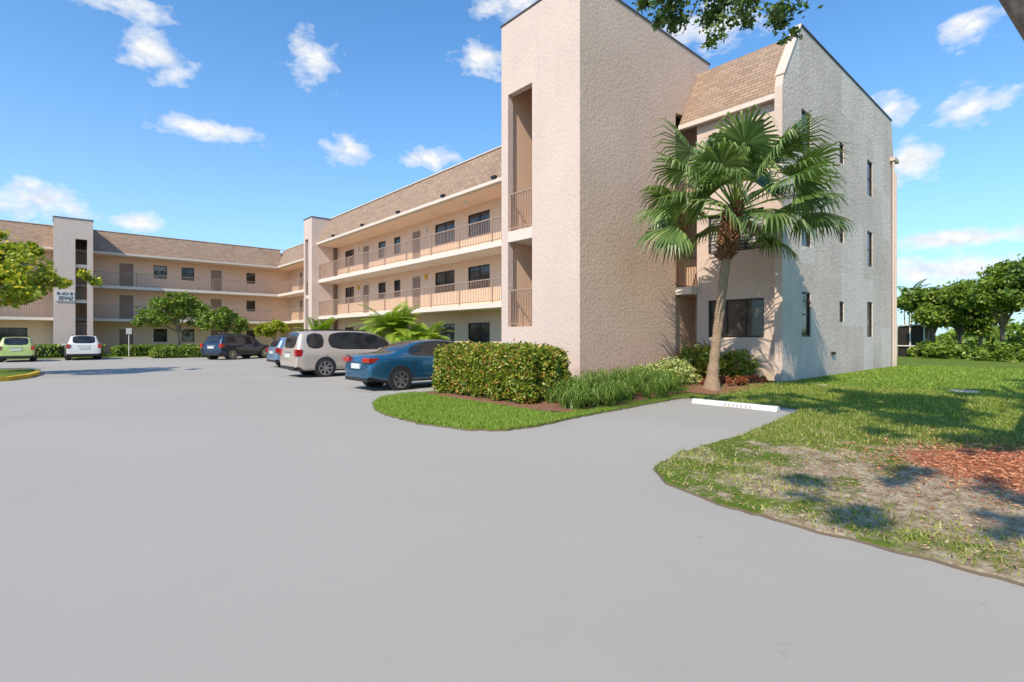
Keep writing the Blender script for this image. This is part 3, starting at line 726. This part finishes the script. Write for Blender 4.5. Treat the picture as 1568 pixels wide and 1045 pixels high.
def blades(name,x0,x1,y0,y1,n,h,w,mat,cond=None):
    P=np.stack([rng.uniform(x0,x1,n),rng.uniform(y0,y1,n)],1); P=P[inside(P,poly)]
    if cond is not None: P=P[cond(P)]
    n=len(P); z=np.array([gz(a,b_) for a,b_ in P]); hh=h*rng.uniform(.5,1.3,n); a=rng.uniform(0,6.283,n); t=rng.normal(size=(n,2))*.5*h
    W=w*rng.uniform(.6,1.3,n)
    A=np.stack([P[:,0]-np.cos(a)*W,P[:,1]-np.sin(a)*W,z],1); B_=np.stack([P[:,0]+np.cos(a)*W,P[:,1]+np.sin(a)*W,z],1)
    C=np.stack([P[:,0]+t[:,0],P[:,1]+t[:,1],z+hh],1)
    return npmesh(name,np.stack([A,B_,C],1),3,M[mat])
blades('grass',4.6,8.6,5.9,12.0,70000,.05,.006,'grassb',lambda P:~((P[:,0]>7.2)&(P[:,1]>6.8)))
def cnd(P):
    d=np.hypot(P[:,0]-6.2,P[:,1]-.2); m=np.hypot(P[:,0]-8.1,P[:,1]-.25)
    return (rng.random(len(P))< np.clip((d-1.4)/3.5+vnoise(P,2.3,3)*1.2,.03,1)) & (m>1.35+vnoise(P,3,4)*.5)
blades('grass',4.38,16,-4,6.4,110000,.05,.007,'grassd',cnd)
blades('grass',12,30,-9,6.0,50000,.06,.012,'grassb')
def chips(name,cx,cy,rx,ry,n,s,mat):
    P=np.stack([rng.normal(cx,rx,n),rng.normal(cy,ry,n)],1); P=P[inside(P,poly)]; z=np.array([gz(a,b_) for a,b_ in P])+.012+rng.random(len(P))*.02
    C=np.stack([P[:,0],P[:,1],z],1); Q=leafquads(C,s,.35); Q[:,:,2]=C[:,None,2]+(Q[:,:,2]-C[:,None,2])*.35
    return npmesh(name,Q,4,M[mat])
chips('leaf_litter',6.5,1.0,1.9,1.6,9000,.022,'litter'); chips('mulch_chips',8.2,.25,.85,.75,10000,.03,'mulchc')
chips('leaf_litter',12.5,7.3,1.8,.5,1500,.03,'litter')

# fan palm
def fan_palm(name,base,h,lean):
    root=empty(name); bx,by=base; z0=gz(bx,by)-.02; mb=MB()
    path=[]; N_=26
    for i in range(N_+1):
        t=i/N_; path.append((bx+lean[0]*(t**1.4)+.05*math.sin(t*5),by+lean[1]*(t**1.4),z0+h*t))
    for i in range(N_):
        t=i/N_; r=.11+.13*math.exp(-t*14)+(.014 if i%2 else 0); r2=.11+.13*math.exp(-(t+1/N_)*14)+(.0 if i%2 else .012)
        mb.cyl(path[i],path[i+1],r,r2,M['palmbark'],16,False)
    top=Vector(path[-1])
    for k in range(220):
        t=random.uniform(.72,1.0); i=min(N_-1,int(t*N_)); p=Vector(path[i]).lerp(Vector(path[i+1]),t*N_-i); a=random.uniform(0,6.283)
        o=Vector((math.cos(a),math.sin(a),0)); r=.11; s=Vector((-o.y,o.x,0))*.045
        q=p+o*r; e=q+o*random.uniform(.08,.2)+Vector((0,0,random.uniform(.08,.24)))
        dn=Vector((0,0,.05))
        mb.poly([q-s*1.4,q+s*1.4,e+s,e-s],M['boot']); mb.poly([q-s*1.4-dn,q-s*1.4,e-s,e-s-dn*.6],M['boot']); mb.poly([q+s*1.4,q+s*1.4-dn,e+s-dn*.6,e+s],M['boot'])
    mb.obj('trunk',root,False)
    V=[]; PT=MB(); n=48
    for k in range(n):
        az=k*2.39996+random.uniform(-.25,.25); u=k/(n-1); el=math.radians(80-86*u**.8+random.uniform(-9,9))
        d=Vector((math.cos(az)*math.cos(el),math.sin(az)*math.cos(el),math.sin(el)))
        pl=random.uniform(1.3,1.95)*(1 if u>.2 else .62)
        p0=top+Vector((d.x*.08,d.y*.08,-.2+.35*(1-u)))
        mid=p0+d*pl*.5; p1=p0+d*pl+Vector((0,0,-.12*math.cos(el)*pl))
        for a,b_,r0,r1 in ((p0,mid,.024,.018),(mid,p1,.018,.011)): PT.cyl(a,b_,r0,r1,M['liri'],5,False)
        ax=(p1-mid).normalized(); side=ax.cross(Vector((0,0,1)))
        if side.length<.1: side=Vector((1,0,0))
        side.normalize(); nrm=side.cross(ax).normalized()
        tw=random.uniform(-.9,.9); R_=Matrix.Rotation(tw,3,ax); side=R_@side; nrm=R_@nrm
        ns=30; fl=random.uniform(1.05,1.4); sprd=random.uniform(80,112); droop=random.uniform(.45,1.1)
        for s in range(ns):
            a=math.radians(-sprd+2*sprd*(s+.5)/ns)
            dr=(ax*math.cos(a)+side*math.sin(a)).normalized()
            dr=(dr+nrm*(-.32*abs(math.sin(a))+.10)).normalized()
            l=fl*(.66+.34*math.cos(a*.75))*random.uniform(.85,1.06)
            tang=dr.cross(nrm).normalized()
            ch=[p1+dr*l*.05]
            w0=[.012,.038,.024,.003]
            cur=ch[0]; dd=dr.copy()
            for j,fr in enumerate((.42,.30,.28)):
                dd=(dd+Vector((0,0,-(.06,.40,1.5)[j]*droop*random.uniform(.8,1.2)))).normalized(); cur=cur+dd*l*fr; ch.append(cur.copy())
            for j in range(3):
                A,Bq=ch[j],ch[j+1]
                V.append([tuple(A-tang*w0[j]),tuple(A+tang*w0[j]),tuple(Bq+tang*w0[j+1]),tuple(Bq-tang*w0[j+1])])
    vs=[];fs=[]
    for i in range(0,len(V),3):
        b0=len(vs); vs+= [V[i][0],V[i][1],V[i][3],V[i][2],V[i+1][3],V[i+1][2],V[i+2][3],V[i+2][2]]
        fs+=[(b0,b0+1,b0+3,b0+2),(b0+2,b0+3,b0+5,b0+4),(b0+4,b0+5,b0+7,b0+6)]
    mkobj('fronds',vs,fs,[M['palmleaf']],None,root); PT.obj('petioles',root,False)
fan_palm('fan_palm',(13.05,6.75),4.75,(.2,-.55))

def feather_palm(name,x,y,z,n,l,mat='areca'):
    root=empty(name); mb=MB(); V=[]
    for s in range(3):
        a=s*2.1; bx,by=x+math.cos(a)*.15,y+math.sin(a)*.15; mb.cyl((bx,by,0),(x+math.cos(a)*.3,y+math.sin(a)*.3,z),.05,.035,M['palmbark'],8,False)
    for k in range(n):
        az=random.uniform(0,6.283); el=math.radians(random.uniform(25,80)); d=Vector((math.cos(az)*math.cos(el),math.sin(az)*math.cos(el),math.sin(el)))
        p=Vector((x+math.cos(az)*.2,y+math.sin(az)*.2,z)); L_=l*random.uniform(.8,1.15); st=14
        for i in range(st):
            q=p+d*L_/st; d=(d+Vector((0,0,-.13))).normalized(); sd=d.cross(Vector((0,0,1))).normalized(); up=sd.cross(d)
            mb.cyl(p,q,.012,.01,M[mat],4,False)
            if i>1:
                ll=.48*math.sin(math.pi*(i/st)**.8*.92+.15)*l/1.5
                for sg in (1,-1):
                    for hstep in (0,.33,.66):
                        o=p.lerp(q,hstep); e=o+(sd*sg*.85+d*.55+up*.2).normalized()*ll; e.z-=.2*ll; m_=o.lerp(e,.5)+Vector((0,0,.03)); ww=d*.028
                        V.append([tuple(o),tuple(m_+ww),tuple(e),tuple(m_-ww)])
            p=q
    mb.obj('stems',root,False); npmesh('fronds',np.array(V),4,M[mat],root)
feather_palm('areca_palm',12.0,21.9,1.5,46,1.9); feather_palm('areca_palm',12.9,20.6,1.1,30,1.5)
feather_palm('areca_palm',12.4,31.9,1.2,34,1.7); feather_palm('areca_palm',-3.4,33.5,1.0,24,1.5,'leafl')

# overhanging oak beside the camera
root=empty('oak_tree'); mb=MB()
limb(mb,[(8.5,-1.0,-.05),(8.35,-.9,.5),(8.0,-.6,1.8),(7.7,-.35,3.1)],.34,.24,M['bark'],14)
limb(mb,[(7.7,-.35,3.1),(7.17,.24,4.3),(6.7,.6,5.08),(6.2,1.6,6.8),(5.4,2.2,8.2)],.21,.09,M['bark'],12)
limb(mb,[(7.7,-.35,3.1),(7.0,-1.2,5),(5.2,-2.2,8),(3.5,-2.5,9.6)],.18,.06,M['bark'],10)
limb(mb,[(7.7,-.35,3.1),(8.6,-1.2,6),(9.8,-1.4,9.3)],.18,.06,M['bark'],10)
limb(mb,[(6.2,1.6,6.8),(6.4,2.8,7.1),(6.6,3.7,6.8)],.06,.02,M['bark'],7)
for e in ((5.9,4.1,6.15),(7.2,3.1,6.1),(6.7,3.9,5.8),(7.6,2.7,6.4)): limb(mb,[(6.4,2.8,7.1),e],.02,.006,M['bark'],5)
mb.obj('trunk',root)
spr=[(6.0,4.0,6.15,.45,.4,.22),(6.55,3.65,6.05,.45,.4,.28),(7.05,3.2,6.05,.4,.4,.3),(7.45,2.9,5.95,.25,.25,.28),(6.85,3.5,5.65,.15,.15,.18),(6.3,3.9,5.8,.18,.18,.14),(5.6,4.2,6.35,.3,.3,.12),(7.6,2.8,5.65,.12,.12,.14)]
npmesh('sprigs',leafquads(clumps(spr,3600,.5),.042,.5),4,M['leafoak'],root)
can=[]
for i in range(64):
    x=random.uniform(-1.0,13); y=random.uniform(-7.5,.5 if x<5.5 else -1.6); z=random.uniform(9.0,11.5); can.append((x,y,z,random.uniform(.6,1.4),random.uniform(.4,.9),random.uniform(.4,.8)))
for i in range(24):
    can.append((random.uniform(-4.6,0),random.uniform(-5.5,-1.2),random.uniform(9,11),random.uniform(.3,.7),random.uniform(.12,.3),.25))
npmesh('crown',leafquads(clumps(can,42000,.5),.10,.55),4,M['leafoak'],root)

# background trees at right, each a separate crown with sky gaps
def W(deg,d):
    a=math.radians(deg); return (math.sin(a)*d,math.cos(a)*d)
def bgtree(az,d,h,r,leaf,n):
    x,y=W(az,d); cs=[]
    for k in range(6):
        a=k*1.05+random.uniform(-.3,.3); q=r*random.uniform(.35,.7)
        cs.append((x+math.cos(a)*q,y+math.sin(a)*q,h-r*.6+random.uniform(-.7,.5)*r*.7,r*random.uniform(.4,.6),r*random.uniform(.4,.6),r*random.uniform(.28,.45)))
    cs.append((x,y,h-r*.35,r*.5,r*.5,r*.35))
    tree('background_tree',(x,y),h*.35,cs,n,leaf,.14,.14,per=60,k=.4)
bgtree(80.7,44,4.7,1.9,'leafl',11000); bgtree(82.4,47,4.6,1.7,'leaf',9000); bgtree(85.0,42,5.9,2.4,'leafl',14000); bgtree(87.6,41,6.2,2.6,'leaf',10000)
bgtree(83.7,52,3.9,1.6,'leafl',7000); bgtree(90.5,44,6,2.6,'leaf',8000)
sp=[]
for i in range(15):
    az=80.3+i*.75; d=random.uniform(38,45); x,y=W(az,d); r=random.uniform(.6,1.15); sp.append((x,y,r*.6,r*1.5,r*1.5,r*.8))
npmesh('background_shrubs',leafquads(clumps(sp,24000,.35,.85),.11,.6),4,M['leafl'])
sp=[]
for i in range(60):
    az=72+i*.7; d=random.uniform(85,120); x,y=W(az,d); sp.append((x,y,random.uniform(.5,1.8),5,5,random.uniform(1.2,2.6)))
npmesh('distant_trees',leafquads(clumps(sp,24000,.3,.85),.45,.6),4,M['leafl'])
feather_palm('distant_palm',*W(79.0,50),4.4,20,1.7,'leaf')
mb=MB(); x,y=43.2,9.1
for j in range(3):
    for i in range(3): mb.box(x+i*1.3,x+i*1.3+.08,y-j*.75-.08,y-j*.75,0,2.3,M['white'])
for z in (.9,2.3): mb.box(x-.04,x+2.8,y-1.65,y+.05,z,z+.07,M['white'])
mb.box(x+.1,x+2.6,y-1.5,y-.1,.05,2.25,M['bronze'])
mb.obj('screen_enclosure')
mb=MB(); mb.cyl((4.4,48.9,0),(4.4,48.9,2.2),.03,.03,M['white'],8); mb.box(4.22,4.58,48.84,48.87,1.75,2.2,M['white']); mb.obj('parking_sign')

# ------------------------------------------------------------------ sky and sun
w=bpy.data.worlds.new('World'); scene.world=w; w.use_nodes=True; nt=w.node_tree; nt.nodes.clear()
try:
    w.cycles.sampling_method='MANUAL'; w.cycles.sample_map_resolution=256
except Exception: pass
EL=math.radians(44); PH=math.radians(19)
sky=N(nt,'ShaderNodeTexSky'); sky.sky_type='NISHITA'; sky.sun_disc=False; sky.sun_elevation=EL
sky.sun_rotation=math.atan2(-math.cos(PH),-math.sin(PH))%(2*math.pi); sky.air_density=1.0; sky.dust_density=.3; sky.ozone_density=2.5
gain=mixc(nt,1.0,sky.outputs[0],(.80,1.50,1.92),'MULTIPLY')
tc=N(nt,'ShaderNodeTexCoord'); s=N(nt,'ShaderNodeSeparateXYZ'); L(nt,tc.outputs['Generated'],s.inputs[0])
az=math_(nt,'ARCTAN2',s.outputs[0],s.outputs[1])
hyp=math_(nt,'SQRT',math_(nt,'ADD',math_(nt,'MULTIPLY',s.outputs[0],s.outputs[0]),math_(nt,'MULTIPLY',s.outputs[1],s.outputs[1])))
t=math_(nt,'DIVIDE',s.outputs[2],math_(nt,'MAXIMUM',hyp,.01))
haze=math_(nt,'MULTIPLY',math_(nt,'EXPONENT',math_(nt,'MULTIPLY',math_(nt,'MAXIMUM',t,0.0),-5.0)),.85)
hz=mixc(nt,haze,gain,(5.4,6.4,7.2))
bg=N(nt,'ShaderNodeBackground'); bg.inputs['Strength'].default_value=.13; L(nt,hz,bg.inputs['Color'])
CL=[(7.2,.449,.053,.040),(20.7,.50,.044,.049),(11.3,.345,.083,.020),(23.9,.342,.046,.026),(32.7,.342,.044,.027),(-.8,.193,.055,.03),(6,.181,.046,.016),(4.8,.513,.073,.022),
(38.4,.537,.05,.035),(42,.64,.075,.035),(62.1,.557,.11,.045),(83.2,.449,.036,.028),(83.2,.334,.042,.028),(77.7,.355,.032,.028),(79.2,.266,.036,.036),(82.4,.145,.10,.014),(82.4,.095,.12,.028),
(-40,.4,.15,.06),(120,.4,.15,.07),(200,.5,.2,.08)]
acc=None
for a0,t0,ww,hh in CL:
    dx=math_(nt,'DIVIDE',math_(nt,'SUBTRACT',az,math.radians(a0 if a0<180 else a0-360)),ww*1.05); dy=math_(nt,'DIVIDE',math_(nt,'SUBTRACT',t,t0),hh*1.05)
    d=math_(nt,'SQRT',math_(nt,'ADD',math_(nt,'MULTIPLY',dx,dx),math_(nt,'MULTIPLY',dy,dy)))
    m_=math_(nt,'SUBTRACT',1.0,d); acc=m_ if acc is None else math_(nt,'MAXIMUM',acc,m_)
cv=N(nt,'ShaderNodeCombineXYZ'); L(nt,az,cv.inputs[0]); L(nt,math_(nt,'MULTIPLY',t,1.4),cv.inputs[1])
n1=noise(nt,cv.outputs[0],22,8,.58)
dens=math_(nt,'ADD',math_(nt,'MAXIMUM',acc,-1.0),math_(nt,'MULTIPLY',math_(nt,'SUBTRACT',n1,.49),2.8))
dn=ramp(nt,dens,[(.0,0.0),(.3,.38),(.9,1.0)])
n2=noise(nt,cv.outputs[0],30,5,.6)
cc=ramp(nt,n2,[(.35,(.74,.81,.92)),(.58,(1,1,1))])
bg2=N(nt,'ShaderNodeBackground'); bg2.inputs['Strength'].default_value=1.0; L(nt,cc,bg2.inputs['Color'])
mx=N(nt,'ShaderNodeMixShader'); L(nt,dn,mx.inputs[0]); L(nt,bg.outputs[0],mx.inputs[1]); L(nt,bg2.outputs[0],mx.inputs[2])
out=N(nt,'ShaderNodeOutputWorld'); L(nt,mx.outputs[0],out.inputs['Surface'])
sd=bpy.data.lights.new('sun','SUN'); sd.energy=5.0; sd.angle=math.radians(.5); sd.color=(1,.89,.72)
so=bpy.data.objects.new('sun',sd); COL.objects.link(so)
so.rotation_euler=Vector((math.cos(EL)*math.cos(PH),math.cos(EL)*math.sin(PH),-math.sin(EL))).to_track_quat('-Z','Y').to_euler()

# ------------------------------------------------------------------ camera
cd=bpy.data.cameras.new('camera'); co=bpy.data.objects.new('camera',cd); COL.objects.link(co)
cd.sensor_width=36; cd.lens=36*794/1568; cd.clip_end=6000; cd.clip_start=.05
cd.shift_y=-5.5/1568
co.location=(0,0,1.5); co.rotation_euler=(math.radians(90),0,-math.radians(41.6))
scene.camera=co
scene.view_settings.view_transform='Standard'; scene.view_settings.look='None'; scene.view_settings.exposure=0
